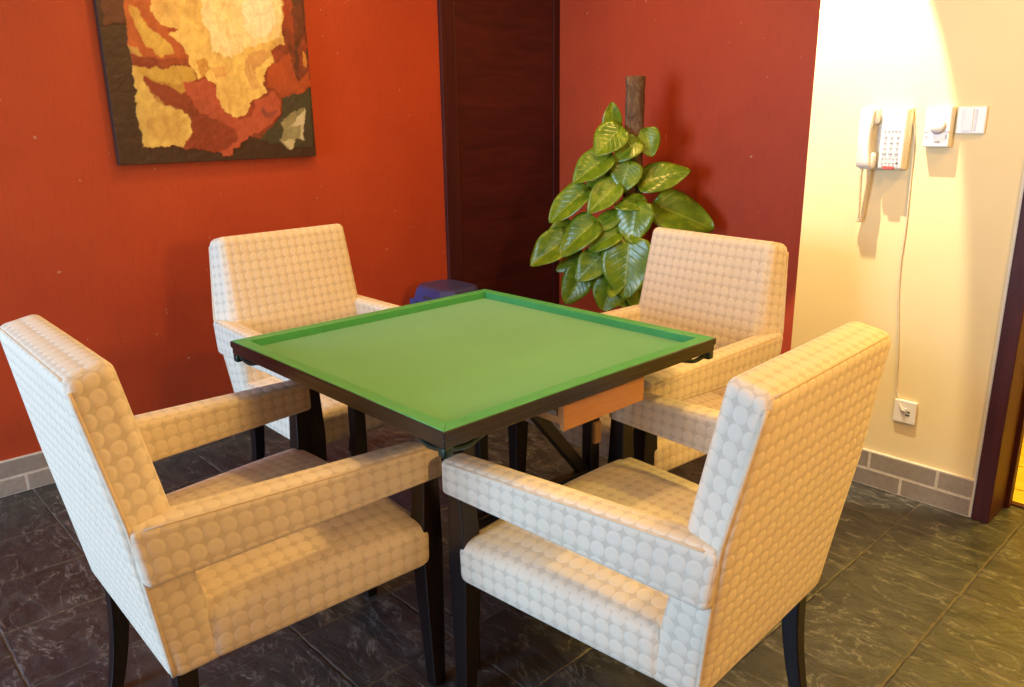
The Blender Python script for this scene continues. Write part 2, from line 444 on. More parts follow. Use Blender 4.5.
# ------------------------------------------------------------------ painting
PY0, PY1, PZ0, PH = -.268, .538, 1.145, .80
ROWS = dict(
 maroon=[(135,-200),(150,200),(190,600),(330,590),(470,615),(500,640),(560,600),(600,545),(660,560),(700,490),(750,420),(750,365),(830,330),(885,300),(875,-200)],
)
def cr(x, y):                                   # sketch units -> across 0..1, up from the lower edge in widths
    xl = 40+y*65/665; xr = 875+y*25/635; s = (x-xl)/(xr-xl)
    yb = 668+(635-668)*s; return s, (yb-y)/925.
def P_(pts): return [cr(*p) for p in pts]
LAYERS = [  # colour, outline; later ones lie on top
 ((.135,.040,.020), P_([(40,-200),(130,-200),(150,60),(140,110),(60,120)])),
 ((.33,.055,.020), P_(ROWS['maroon'])),
 ((.075,.028,.014), P_([(800,-200),(885,-200),(875,60),(840,130),(832,300),(815,300),(820,60)])),
 ((.42,.080,.022), P_([(790,160),(830,290),(880,240),(885,310),(760,370),(690,320),(690,250)])),
 ((.055,.052,.028), P_([(755,372),(885,315),(890,590),(780,585),(640,562),(690,500),(750,440)])),
 ((.50,.125,.030), P_([(135,-60),(240,-60),(290,120),(370,210),(375,262),(155,250)])),
 ((.22,.035,.016), P_([(155,222),(370,225),(385,262),(155,258)])),
 ((.68,.46,.09), P_([(160,30),(195,45),(225,110),(290,165),(310,205),(270,215),(215,175),(178,110)])),
 ((.56,.42,.10), P_([(148,180),(200,212),(200,218),(152,220)])),
 ((.80,.60,.15), P_([(155,262),(188,600),(320,587),(368,530),(372,470),(330,430),(260,415),(215,365),(190,300),(330,340),(390,300),(375,262)])),
 ((.56,.36,.06), P_([(160,262),(370,264),(395,300),(330,372),(250,330),(195,300)])),
 ((.26,.045,.018), P_([(190,312),(250,330),(340,372),(380,420),(350,440),(240,415),(205,370)])),
 ((.46,.095,.045), P_([(330,330),(440,305),(470,355),(500,430),(560,470),(610,460),(620,390),(700,350),(742,380),(740,430),(690,480),(640,520),(600,545),(560,600),(510,640),(480,625),(555,570),(530,500),(450,470),(385,430)])),
 ((.25,.040,.016), P_([(380,430),(450,480),(540,510),(560,560),(520,600),(470,610),(350,590),(375,520)])),
 ((.24,.060,.045), P_([(640,420),(740,430),(700,450),(660,455)])),
 ((.85,.63,.18), P_([(250,-200),(232,0),(240,70),(265,100),(330,108),(288,132),(345,172),(362,210),(368,250),(402,298),(425,280),(440,310),(468,330),(475,380),(500,430),(545,460),(585,455),(600,400),(640,372),(682,345),(676,270),(690,240),(727,215),(708,165),(735,145),(772,130),(772,40),(760,-200)])),
 ((.93,.78,.42), P_([(430,-200),(420,60),(455,130),(470,190),(540,200),(600,150),(690,130),(760,100),(765,40),(750,-200)])),
 ((.96,.86,.62), P_([(600,-40),(590,60),(620,115),(700,100),(740,40),(720,-60)])),
 ((.62,.36,.12), P_([(600,190),(640,160),(700,170),(690,215),(640,250),(670,330),(620,330),(590,260)])),
 ((.58,.30,.06), P_([(395,225),(440,220),(455,255),(430,290),(410,300),(400,262)])),
 ((.66,.30,.10), P_([(455,255),(505,250),(510,290),(470,300)])),
 ((.70,.36,.07), P_([(858,150),(878,170),(872,232),(858,222)])),
 ((.34,.32,.16), P_([(745,470),(800,420),(850,395),(858,430),(840,520),(850,555),(800,550),(790,600),(765,605),(735,560),(760,520)])),
 ((.56,.54,.32), P_([(745,560),(800,545),(795,598),(772,606)])),
 ((.60,.58,.40), P_([(835,430),(855,400),(850,480),(838,555),(820,548),(835,480),(790,490)])),
]
def inside(p, poly):
    x, y = p; c = False; n = len(poly)
    for i in range(n):
        x1, y1 = poly[i]; x2, y2 = poly[i-1]
        if (y1 > y) != (y2 > y) and x < (x2-x1)*(y-y1)/(y2-y1)+x1: c = not c
    return c
pt = thing('wall_picture', 'dark-framed abstract painting in yellow and red on the red wall', 'painting', (XL, (PY0+PY1)/2, PZ0))
W = PY1-PY0
bm = bmesh.new(); box(bm, .002, .034, -W/2, W/2, 0, PH, .003, 2)
obj('canvas_edge', bm, M['canvas'], pt, False)
bm = bmesh.new(); NX, NZ = 250, 250; colr = bm.verts.layers.float_color.new('paint')
boxes = [(min(q[0] for q in pl)-.03, max(q[0] for q in pl)+.03, min(q[1] for q in pl)-.03, max(q[1] for q in pl)+.03) for _, pl in LAYERS]
grid = []
for j in range(NZ+1):
    row = []
    for i in range(NX+1):
        s, tt = i/NX, j/NZ*PH/W
        col = [0, 0, 0]; hgt = 0; NS = 4
        for sm in range(NS):
            s_, t_ = s+(sm % 2-.5)*.5/NX, tt+(sm//2-.5)*.5/NZ
            a = noise.noise(Vector((s_*8, t_*8, 1.3)))*.016 + noise.noise(Vector((s_*26, t_*26, 4.1)))*.013 + noise.noise(Vector((s_*80, t_*80, 3.1)))*.006
            b = noise.noise(Vector((s_*8, t_*8, 7.7)))*.016 + noise.noise(Vector((s_*26, t_*26, 9.1)))*.013 + noise.noise(Vector((s_*80, t_*80, 5.1)))*.006
            q = (s_+a, t_+b); c = (.050, .022, .012)
            for k, (cc, pl_) in enumerate(LAYERS):
                bx = boxes[k]
                if bx[0] < q[0] < bx[1] and bx[2] < q[1] < bx[3] and inside(q, pl_):
                    # loose brushwork lets some of the layer beneath through
                    m = .80 + .42*noise.noise(Vector((s_*6+k*3, t_*6, 2.2))) + .25*noise.noise(Vector((s_*34+k, t_*20, 6.2)))
                    m = min(1, max(.3, m))
                    c = tuple(x*(1-m)+y*m for x, y in zip(c, cc)); hgt = max(hgt, .0012+.0004*(k > 10))
            col = [x+y/NS for x, y in zip(col, c)]
        c = col
        e = min(s, 1-s, tt, PH/W-tt)
        v = bm.verts.new((.0345+hgt*(e > .01)+.0006*noise.noise(Vector((s*40, tt*40, 0))), -W/2+.001+s*(W-.002), .001+j/NZ*(PH-.002)))
        v[colr] = (*c, 1); row.append(v)
    grid.append(row)
for j in range(NZ):
    for i in range(NX): bm.faces.new((grid[j][i], grid[j][i+1], grid[j+1][i+1], grid[j+1][i]))
obj('painted_surface', bm, M['paint'], pt, True, False)

# ------------------------------------------------------------------ armchairs
def zrear(z): return -.018 + (.635-z)*(.178 if z > .635 else .135)             # v of the outer back at height z
def zfront(z): return .016 + (.907-z)*.240             # v of the inner back
def arm_u(v): return .2925 + (.322-.2925)*(v/.62)        # outer side of the arm along its length
def make_chair(label, group):
    t = thing('armchair', label, 'armchair', group=group)
    wt, wb, wbf, zb, zt = .252, .252, .266, .290, .902
    ka = .12                                            # where along the height the back is widest (armrest level)
    def tri(q2): return max(0, (q2+1)/(ka+1) if q2 < ka else (1-q2)/(1-ka))
    def rear_u(z): return wb+(wt-wb)*(z-zb)/(zt-zb)+.037*tri((z-zb)/(zt-zb)*2-1)
    br = obj('backrest', rbox([(-wb, zrear(zb), zb), (wb, zrear(zb), zb), (wbf, zfront(zb)-.03, zb+.013), (-wbf, zfront(zb)-.03, zb+.013),
                          (-wt, zrear(zt), zt), (wt, zrear(zt), zt), (wt-.006, zfront(zt), zt+.018), (-wt+.006, zfront(zt), zt+.018)],
                         .022, (14, 4, 24), lambda q: (q[0]*.037*tri(q[2])*(1-q[1])/2, .010*(1-q[0]**2)*(1-q[2]**2)*(q[1] > .9), 0)), M['fabric'], t)
    bm = bmesh.new()
    for s in (-1, 1):
        P = [(s*(rear_u(z)-.0055), zrear(z)+.0055, z) for z in [zt-.022-(zt-zb-.036)*i/22 for i in range(23)]]
        tube(bm, P, .0042, 8)
    P = [(-wt+.020+(2*wt-.040)*i/12, zrear(zt)+.0075, zt-.0055) for i in range(13)]
    tube(bm, P, .0030, 8)
    obj('piping', bm, M['piping'], br)
    # seat: deep block with a crowned cushion
    wr, wf = .266, .313
    def crown(q):
        d = 0
        if q[2] > 0: d = .034*(1-abs(q[0])**2.6)*(1-(abs(q[1]-.0))**4)*q[2]
        return (0, .008*(1-q[0]**2)*(q[1] > .8), d)
    st = obj('seat', rbox([(-wr, .095, .301), (wr, .095, .301), (wf, .588, .326), (-wf, .588, .326),
                      (-wr, .095, .420), (wr, .095, .420), (wf, .592, .430), (-wf, .592, .430)], .026, (16, 16, 5), crown), M['fabric'], t)
    for s in (-1, 1):
        v0, v1 = .0005, .618; aw = .066
        u0, u1 = arm_u(v0), arm_u(v1)
        z0t, z1t, z0b, z1b = .635, .614, .516, .536
        inn0, inn1 = u0-aw, u1-aw
        c = [(s*u0, v0, z0b), (s*inn0, v0, z0b), (s*inn1, v1, z1b), (s*u1, v1, z1b),
             (s*u0, v0-.0165, z0t), (s*inn0, v0-.0165, z0t), (s*inn1, v1, z1t), (s*u1, v1, z1t)]
        a = obj('armrest', rbox(c, .014, (3, 18, 4), lambda q: (0, 0, .004*(1-q[0]**2)*(q[2] > .5))), M['fabric'], t)
        bm = bmesh.new()
        P = [(s*(arm_u(v)-.0030), v, z0t-.0045+(z1t-z0t)*(v-v0)/(v1-v0)) for v in [v0+.010+(v1-v0-.03)*i/14 for i in range(15)]]
        tube(bm, P, .0022, 6)
        obj('piping', bm, M['piping'], a)
        # front leg: a post from armrest to floor, widest beside the seat
        bm = bmesh.new(); rings = []
        for z, ui, uo, vi, vo in ((0, .270, .303, .580, .611), (.20, .262, .306, .570, .614), (.38, .256, .308, .562, .616), (.545, .264, .308, .572, .612)):
            rings.append([bm.verts.new(q) for q in ((s*ui, vi, z), (s*uo, vi, z), (s*uo, vo, z), (s*ui, vo, z))])
        for r0, r1 in zip(rings, rings[1:]):
            for k in range(4): bm.faces.new((r0[k], r0[(k+1) % 4], r1[(k+1) % 4], r1[k]))
        bm.faces.new(rings[0]); bm.faces.new(list(reversed(rings[-1])))
        bmesh.ops.recalc_face_normals(bm, faces=bm.faces)
        es = [e for e in bm.edges if abs((e.verts[0].co-e.verts[1].co).normalized().z) > .6]
        bmesh.ops.bevel(bm, geom=es, offset=.003, segments=2, profile=.5, affect='EDGES')
        obj('leg', bm, M['leg_wood'], t, False)
        # rear leg: slightly curved back
        bm = bmesh.new(); rings = []
        for i in range(9):
            f = i/8; z = .325*(1-f); hw = .0215-.007*f; cv = .062+.010*f-.050*f*f
            rings.append([bm.verts.new((s*.208+a_*hw, cv+b_*hw, z)) for a_, b_ in ((-1, -1), (1, -1), (1, 1), (-1, 1))])
        for r0, r1 in zip(rings, rings[1:]):
            for k in range(4): bm.faces.new((r0[k], r0[(k+1) % 4], r1[(k+1) % 4], r1[k]))
        bm.faces.new(rings[0]); bm.faces.new(list(reversed(rings[-1])))
        bmesh.ops.recalc_face_normals(bm, faces=bm.faces)
        es = [e for e in bm.edges if abs((e.verts[0].co-e.verts[1].co).normalized().z) > .6]
        bmesh.ops.bevel(bm, geom=es, offset=.003, segments=2, profile=.5, affect='EDGES')
        obj('leg', bm, M['leg_wood'], t, False)
    return t

def dup(root, loc, rz, label):
    r = root.copy(); COL.objects.link(r); r.location = loc; r.rotation_euler = (0, 0, rz); r.scale = (1, 1, 1); r['label'] = label
    for ch in list(root.children):
        c = ch.copy(); COL.objects.link(c); c.parent = r
        for g_ in ch.children:
            d_ = g_.copy(); COL.objects.link(d_); d_.parent = c
    return r
R = math.radians
GRP = 'cream armchairs around the green table'
ch0 = make_chair('cream circle-patterned armchair at front right, its outer back turned towards the phone wall', GRP)
ch0.location = (.872, .026, 0); ch0.rotation_euler = (0, 0, R(92.6)); ch0.scale = (1, 1, .98)
dup(ch0, (-.100, -.893, 0), R(-.8), 'cream circle-patterned armchair at front left, its outer back lit bluish white')
dup(ch0, (-1.140, .094, 0), R(-90+1.5), 'cream circle-patterned armchair across the table by the red wall below the painting')
dup(ch0, (.058, .990, 0), R(180-6), 'cream circle-patterned armchair across the table in front of the potted plant')

# ------------------------------------------------------------------ game table
tb = thing('game_table', 'square folding game table with raised green rim and black edge', 'table')
H, ZT = .44, .748
bm = bmesh.new(); box(bm, -H, H, -H, H, ZT-.019, ZT-.0025, .002, 2); box(bm, -H+.003, H-.003, -H+.003, H-.003, ZT-.036, ZT-.0195, .003, 2)
obj('table_edge', bm, M['edge'], tb, False)
# rim: four mitred strips standing above the felt
bm = bmesh.new(); a, b_ = H-.0035, H-.036
for k in range(4):
    rot = Matrix.Rotation(k*math.pi/2, 4, 'Z')
    q = [(-a, -a), (a, -a), (b_, -b_), (-b_, -b_)]
    c = [rot @ Vector((x, y, ZT-.0225)) for x, y in q]+[rot @ Vector((x, y, ZT)) for x, y in q]
    hexa(bm, c, .0018, 2)
obj('rim', bm, M['rim'], tb, False)
bm = bmesh.new(); bmesh.ops.create_grid(bm, x_segments=24, y_segments=24, size=b_+.004)
for v in bm.verts: v.co.z = ZT-.0205
obj('felt_surface', bm, M['felt'], tb)
# rebuild the edge as a frame so the playing surface lies in a recess
e = [o for o in tb.children if o.name.startswith('table_edge')][0]
bm = bmesh.new()
for (z0, z1, h) in ((ZT-.0190, ZT-.0015, H), (ZT-.036, ZT-.0188, H-.003)):
    for k in range(4):
        rot = Matrix.Rotation(k*math.pi/2, 4, 'Z'); i_ = h-.012
        q = [(-h, -h), (h, -h), (i_, -i_), (-i_, -i_)]
        hexa(bm, [rot @ Vector((x, y, z0)) for x, y in q]+[rot @ Vector((x, y, z1)) for x, y in q], .0022, 2)
box(bm, -H+.010, H-.010, -H+.010, H-.010, ZT-.034, ZT-.0225)
bmesh.ops.recalc_face_normals(bm, faces=bm.faces); bm.to_mesh(e.data); bm.free()
bm = bmesh.new()
A0 = .335
for k in range(4):
    rot = Matrix.Rotation(k*math.pi/2, 4, 'Z'); i_ = A0-.02
    q = [(-A0, -A0), (A0, -A0), (i_, -i_), (-i_, -i_)]
    hexa(bm, [rot @ Vector((x, y, .660)) for x, y in q]+[rot @ Vector((x, y, ZT-.034)) for x, y in q], .002, 1)
obj('apron', bm, M['black'], tb, False)
# folding corner hooks under the four corners
for k in range(4):
    bm = bmesh.new(); rot = Matrix.Rotation(k*math.pi/2, 4, 'Z')
    for sgn in (0, 1):
        P = [(.425, .425, .708), (.424, .400, .700), (.423, .37, .697), (.42, .34, .704), (.415, .31, .711)]
        if sgn: P = [(y, x, z) for x, y, z in P]
        P = smooth_path([rot @ Vector(p) for p in P], 4)
        tube(bm, P, .0055, 8)
    c = rot @ Vector((.426, .426, .703)); box(bm, c.x-.011, c.x+.011, c.y-.011, c.y+.011, .692, .713, .004, 2)
    obj('corner_bracket', bm, M['bracket'], tb)
# drawer, pulled a little way out
bm = bmesh.new(); box(bm, .16, .418, -.105, -.095, .660, .702); box(bm, .16, .418, .138, .148, .660, .702); box(bm, .16, .418, -.10, .143, .658, .663)
dr = obj('drawer', bm, M['orange'], tb, False)
bm = bmesh.new(); box(bm, .417, .429, -.113, .160, .650, .708, .002, 2)
obj('drawer_front', bm, M['orange'], dr, False)
for y0 in (-.112, .1485):
    bm = bmesh.new(); box(bm, .20, .405, y0, y0+.0065, .678, .692, .001, 1)
    obj('drawer_slide', bm, M['metal'], dr, False)
for sx in (-1, 1):
    for sy in (-1, 1):
        bm = bmesh.new(); x, y = sx*.222, sy*.214
        hexa(bm, [(x-.016, y-.016, 0), (x+.016, y-.016, 0), (x+.016, y+.016, 0), (x-.016, y+.016, 0),
                  (x-.017, y-.017, .665), (x+.017, y-.017, .665), (x+.017, y+.017, .665), (x-.017, y+.017, .665)], .003, 2)
        lg = obj('leg', bm, M['black'], tb, False)
        if sx > 0:
            bm = bmesh.new(); zc = .50 if sy > 0 else .20
            box(bm, x+.0145, x+.027, y-.012, y+.012, zc-.03, zc+.03, .002, 1)
            obj('latch_block', bm, M['tagwood'], lg, False)
    bm = bmesh.new(); hexa(bm, [(sx*.222-.012, .16, .40), (sx*.222+.012, .16, .40), (sx*.222+.012, .20, .40), (sx*.222-.012, .20, .40),
                               (sx*.222-.012, -.06, .66), (sx*.222+.012, -.06, .66), (sx*.222+.012, -.02, .66), (sx*.222-.012, -.02, .66)], .002, 1)
    br_ = obj('brace', bm, M['black'], tb, False)
    bm = bmesh.new(); box(bm, sx*.222-.014, sx*.222+.014, -.195, .195, .36, .40, .002, 1)
    obj('crossbar', bm, M['black'], tb, False)
bm = bmesh.new(); box(bm, -.21, .21, -.016, .016, .365, .398, .002, 1)
obj('stretcher', bm, M['black'], tb, False)

# ------------------------------------------------------------------ potted climbing plant
PX, PYY = -.885, 1.775
pl = thing('potted_plant', 'big-leaved green climbing plant on a brown pole in the red corner', 'plant', (PX, PYY, 0))
bm = bmesh.new(); lathe(bm, [(.001, 0), (.105, 0), (.112, .01), (.150, .27), (.165, .275), (.168, .31), (.150, .312), (.146, .27), (.001, .268)], 40)
obj('pot', bm, M['pot'], pl)
bm = bmesh.new(); lathe(bm, [(.001, .255), (.145, .258), (.140, .284), (.07, .292), (.001, .294)], 32)
obj('soil', bm, M['soil'], pl)
bm = bmesh.new(); n_ = 28; prof = []
for i in range(41):
    prof.append((.044, .27+i*(1.468-.27)/40))
lathe(bm, prof, n_)
for v in bm.verts:
    d_ = Vector((v.co.x, v.co.y, 0)); k = 1+.10*noise.noise(Vector((v.co.x*40, v.co.y*40, v.co.z*9)))+.05*noise.noise(v.co*70)
    v.co.x *= k; v.co.y *= k
obj('moss_pole', bm, M['bark'], pl)
#LEAVES#
LEAFDATA = [  # base, tip, width, facing, fold, droop, curl
 ((-0.069, -0.079, 1.227), (-0.049, -0.102, 1.357), 0.094, (0.76, -0.67, 0.75), 0.25, 0.06, -0.06),
 ((-0.011, -0.097, 1.236), (-0.071, -0.195, 1.121), 0.159, (0.55, -0.84, 0.75), 0.14, 0.02, 0.03),
 ((0.049, -0.038, 1.178), (-0.008, -0.133, 1.099), 0.112, (0.75, -0.68, 0.75), 0.17, 0.12, -0.11),
 ((0.06, 0.009, 1.226), (0.103, 0.004, 1.112), 0.12, (0.43, -0.93, 0.75), 0.23, 0.08, -0.24),
 ((-0.048, -0.127, 1.114), (-0.16, -0.253, 1.001), 0.154, (0.54, -0.85, 0.75), 0.32, 0.07, -0.0),
 ((0.041, -0.082, 1.082), (0.026, -0.132, 0.952), 0.152, (0.52, -0.86, 0.75), 0.13, 0.1, -0.06),
 ((0.064, -0.013, 0.996), (0.248, 0.105, 1.061), 0.153, (0.73, -0.7, 0.75), 0.13, 0.11, -0.11),
 ((-0.145, -0.177, 0.955), (-0.263, -0.308, 0.814), 0.146, (0.5, -0.88, 0.75), 0.32, 0.09, 0.07),
 ((0.002, -0.126, 0.984), (-0.077, -0.238, 0.862), 0.132, (0.67, -0.74, 0.75), 0.3, 0.06, 0.07),
 ((0.095, -0.04, 0.916), (0.017, -0.152, 0.888), 0.095, (0.41, -0.95, 0.75), 0.14, 0.03, -0.21),
 ((0.081, -0.076, 0.896), (0.09, -0.12, 0.726), 0.194, (0.36, -0.99, 0.75), 0.22, 0.08, -0.18),
 ((0.124, 0.046, 0.882), (0.341, 0.191, 0.784), 0.214, (0.61, -0.79, 0.75), 0.21, 0.06, -0.07),
 ((-0.212, -0.23, 0.726), (-0.337, -0.365, 0.605), 0.164, (0.57, -0.82, 0.75), 0.33, 0.09, 0.07),
 ((-0.085, -0.181, 0.809), (-0.197, -0.307, 0.661), 0.168, (0.42, -0.94, 0.75), 0.35, 0.09, -0.23),
 ((0.017, -0.126, 0.766), (-0.072, -0.234, 0.692), 0.122, (0.42, -0.94, 0.75), 0.34, 0.11, -0.07),
 ((0.073, -0.108, 0.726), (0.079, -0.154, 0.459), 0.248, (0.5, -0.88, 0.75), 0.17, 0.1, -0.07),
 ((-0.049, -0.166, 0.655), (-0.124, -0.262, 0.539), 0.147, (0.74, -0.69, 0.75), 0.13, 0.11, 0.1),
 ((-0.146, -0.178, 0.579), (-0.195, -0.254, 0.408), 0.154, (0.84, -0.61, 0.75), 0.3, 0.06, -0.24),
 ((0.0, -0.114, 0.544), (-0.029, -0.175, 0.389), 0.182, (0.73, -0.7, 0.75), 0.3, 0.11, -0.28),
 ((-0.002, -0.116, 0.848), (-0.077, -0.2, 0.777), 0.096, (0.55, -0.84, 0.75), 0.13, 0.09, -0.17),
 ((-0.241, -0.189, 0.802), (-0.311, -0.269, 0.749), 0.065, (0.41, -0.95, 0.75), 0.35, 0.07, 0.1),
 ((-0.174, -0.161, 0.64), (-0.261, -0.255, 0.57), 0.096, (0.72, -0.71, 0.75), 0.14, 0.08, -0.29),
 ((0.013, -0.066, 0.521), (0.092, -0.055, 0.378), 0.163, (0.78, -0.66, 0.75), 0.21, 0.08, -0.24),
 ((-0.069, -0.105, 1.046), (-0.134, -0.169, 0.934), 0.122, (0.87, -0.59, 0.75), 0.32, 0.05, 0.08),
 ((0.069, 0.016, 0.833), (-0.045, -0.099, 0.748), 0.112, (0.4, -0.96, 0.75), 0.21, 0.07, -0.09),
 ((-0.044, -0.098, 0.678), (-0.098, -0.165, 0.539), 0.152, (0.54, -0.85, 0.75), 0.26, 0.08, -0.05),
 ((0.055, 0.005, 0.606), (0.098, 0.0, 0.433), 0.152, (0.37, -0.98, 0.75), 0.24, 0.06, -0.01),
 ((0.055, 0.023, 0.48), (0.157, 0.066, 0.38), 0.12, (0.46, 0.19, 1.0), 0.2, 0.1, -0.1),
 ((0.016, 0.058, 0.53), (0.054, 0.193, 0.43), 0.12, (0.13, 0.48, 1.0), 0.2, 0.1, -0.1),
 ((-0.035, 0.049, 0.58), (-0.099, 0.138, 0.48), 0.12, (-0.29, 0.41, 1.0), 0.2, 0.1, -0.1),
 ((-0.06, 0.003, 0.48), (-0.2, 0.01, 0.38), 0.12, (-0.5, 0.02, 1.0), 0.2, 0.1, -0.1),
 ((-0.04, -0.045, 0.53), (-0.112, -0.128, 0.43), 0.12, (-0.33, -0.38, 1.0), 0.2, 0.1, -0.1),
 ((0.01, -0.059, 0.58), (0.035, -0.197, 0.48), 0.12, (0.09, -0.49, 1.0), 0.2, 0.1, -0.1),
 ((0.053, -0.029, 0.48), (0.149, -0.081, 0.38), 0.12, (0.44, -0.24, 1.0), 0.2, 0.1, -0.1),
]
leafdata = []
def leaf_mesh(length, width, fold, droop, curl, ph):
    bm = bmesh.new(); uv = bm.loops.layers.uv.verify(); NL, NW = 18, 10
    def half(s):
        return width/2*(math.sin(math.pi*min(1, s**.58))**.55)*(1.0 if s > .0 else 0)*(1-.35*max(0, s-.6))
    V = []
    for i in range(NL+1):
        s = i/NL; row = []
        for j in range(-NW//2, NW//2+1):
            t = j/(NW/2); h = half(s)
            x = t*h
            y = length*(s - .13*(abs(t)**1.6)*max(0, 1-s*2.2))        # heart-shaped lobes behind the petiole
            z = fold*abs(x) - droop*length*s*s + curl*(t*t)*h*.6 + .030*length*math.sin(7*s+ph+2.2*abs(t)+t)*abs(t)
            row.append(bm.verts.new((x, y, z)))
        V.append(row)
    for i in range(NL):
        for j in range(NW):
            f = bm.faces.new((V[i][j], V[i][j+1], V[i+1][j+1], V[i+1][j]))
            for l, (a, b) in zip(f.loops, ((i, j), (i, j+1), (i+1, j+1), (i+1, j))):
                l[uv].uv = ((b-NW/2)/(NW/2), a/NL)
    bmesh.ops.remove_doubles(bm, verts=bm.verts, dist=1e-5)
    # a real, thin blade
    g_ = bmesh.ops.solidify(bm, geom=list(bm.faces), thickness=.0012)
    return bm
def add_leaf(base, tip, width, nrm, fold, droop, curl, k):
    B, T = Vector(base), Vector(tip); L = (T-B).length
    yv = (T-B).normalized(); zv = Vector(nrm); zv = (zv-yv*zv.dot(yv)).normalized(); xv = yv.cross(zv)
    bm = leaf_mesh(L, width, fold, droop, curl, k)
    mt = Matrix((xv, yv, zv)).transposed().to_4x4(); mt.translation = B
    bmesh.ops.transform(bm, matrix=mt, verts=bm.verts)
    lf = obj('leaf', bm, M['leaf'], pl, True, False)
    bm = bmesh.new(); c = Vector((0, 0, B.z-.05-.12*random.random())); dd = Vector((B.x, B.y, 0))
    c = c + (dd.normalized() if dd.length > .01 else Vector((1, 0, 0)))*.042
    mid = (B+c)/2 + Vector((0, 0, .035))
    tube(bm, smooth_path([c, mid, B+yv*.004], 6), .0036, 6, rr=None)
    obj('petiole', bm, M['stem'], lf)
for i_, d_ in enumerate(LEAFDATA if 'LEAFDATA' in globals() else []): add_leaf(*d_, i_*1.7)

# ------------------------------------------------------------------ blue stool
st = thing('plastic_stool', 'blue plastic stool standing by the dark door behind the table', 'stool', (-1.425, 1.06, 0), 0)
bm = bmesh.new()
def octo(hx, hy, c): return [(-hx+c, -hy), (hx-c, -hy), (hx, -hy+c), (hx, hy-c), (hx-c, hy), (-hx+c, hy), (-hx, hy-c), (-hx, -hy+c)]
def loft(bm, secs, cap0=True, cap1=True):
    rings = [[bm.verts.new((x, y, z)) for x, y in sec] for sec, z in secs]
    for a, b in zip(rings, rings[1:]):
        n = len(a)
        for k in range(n): bm.faces.new((a[k], a[(k+1) % n], b[(k+1) % n], b[k]))
    if cap0: bm.faces.new(list(reversed(rings[0])))
    if cap1: bm.faces.new(rings[-1])
loft(bm, [(octo(.150, .125, .05), .455), (octo(.150, .125, .05), .470), (octo(.142, .117, .05), .505), (octo(.136, .111, .048), .522), (octo(.122, .097, .045), .530)])
obj('seat', bm, M['blue'], st, False)
for sx in (-1, 1):
    for sy in (-1, 1):
        bm = bmesh.new()
        def q(z, cx, cy, w): return [(cx-w, cy-w, z), (cx+w, cy-w, z), (cx+w, cy+w, z), (cx-w, cy+w, z)]
        hexa(bm, q(0, sx*.135, sy*.112, .018)+q(.462, sx*.118, sy*.095, .026), .004, 2)
        obj('leg', bm, M['blue'], st, False)
bm = bmesh.new()
for sy in (-1, 1): box(bm, -.11, .11, sy*.103-.006, sy*.103+.006, .20, .235, .002, 1)
for sx in (-1, 1): box(bm, sx*.126-.006, sx*.126+.006, -.09, .09, .20, .235, .002, 1)
obj('rung', bm, M['blue'], st, False)
bm = bmesh.new(); box(bm, -.030, .030, -.1255, -.1215, .478, .490, .003, 2)
obj('handle_slot', bm, M['dgrey'], st, False)

# ------------------------------------------------------------------ wall telephone (local: x right, y out of the wall is negative, z up)
ph = thing('wall_telephone', 'white corded telephone hanging on the cream wall', 'telephone', (.0, YC, 0))
def slab(bm, front, yf, yb, bev=.004, grow=0):
    """front: four (x,z) corners counter-clockwise; a slab between two depths, the front a little smaller"""
    cx = sum(p[0] for p in front)/4; cz = sum(p[1] for p in front)/4
    bk = [((x-cx)*(1+grow)+cx, (z-cz)*(1+grow)+cz) for x, z in front]
    hexa(bm, [(x, yb, z) for x, z in bk]+[(x, yf, z) for x, z in front], bev, 3)
bm = bmesh.new(); slab(bm, [(.352, 1.112), (.474, 1.112), (.476, 1.303), (.352, 1.303)], -.030, -.001, .006, .04)
slab(bm, [(.398, 1.114), (.472, 1.114), (.474, 1.301), (.398, 1.301)], -.044, -.026, .006, .02)
pb = obj('phone_body', bm, M['white2'], ph, False)
bm = bmesh.new()
box(bm, .338, .392, -.066, -.034, 1.112, 1.168, .012, 3)         # mouthpiece
box(bm, .338, .392, -.066, -.034, 1.252, 1.311, .012, 3)         # earpiece
sec = []
for i in range(11):
    f = i/10; z = 1.120+f*.182; bow = math.sin(math.pi*f)
    hw = .023-.004*bow; xc = .3625-.003*bow
    sec.append([(xc-hw, -.052-.012*bow, z), (xc+hw, -.052-.012*bow, z), (xc+hw, -.078-.006*bow, z), (xc-hw, -.078-.006*bow, z)])
rings = [[bm.verts.new(p) for p in s_] for s_ in sec]
for a, b in zip(rings, rings[1:]):
    for k in range(4): bm.faces.new((a[k], a[(k+1) % 4], b[(k+1) % 4], b[k]))
bm.faces.new(list(reversed(rings[0]))); bm.faces.new(rings[-1])
bmesh.ops.recalc_face_normals(bm, faces=bm.faces)
hs = obj('handset', bm, M['white2'], ph, True)
md = hs.modifiers.new('soft', 'BEVEL'); md.width = .005; md.segments = 2; md.limit_method = 'ANGLE'
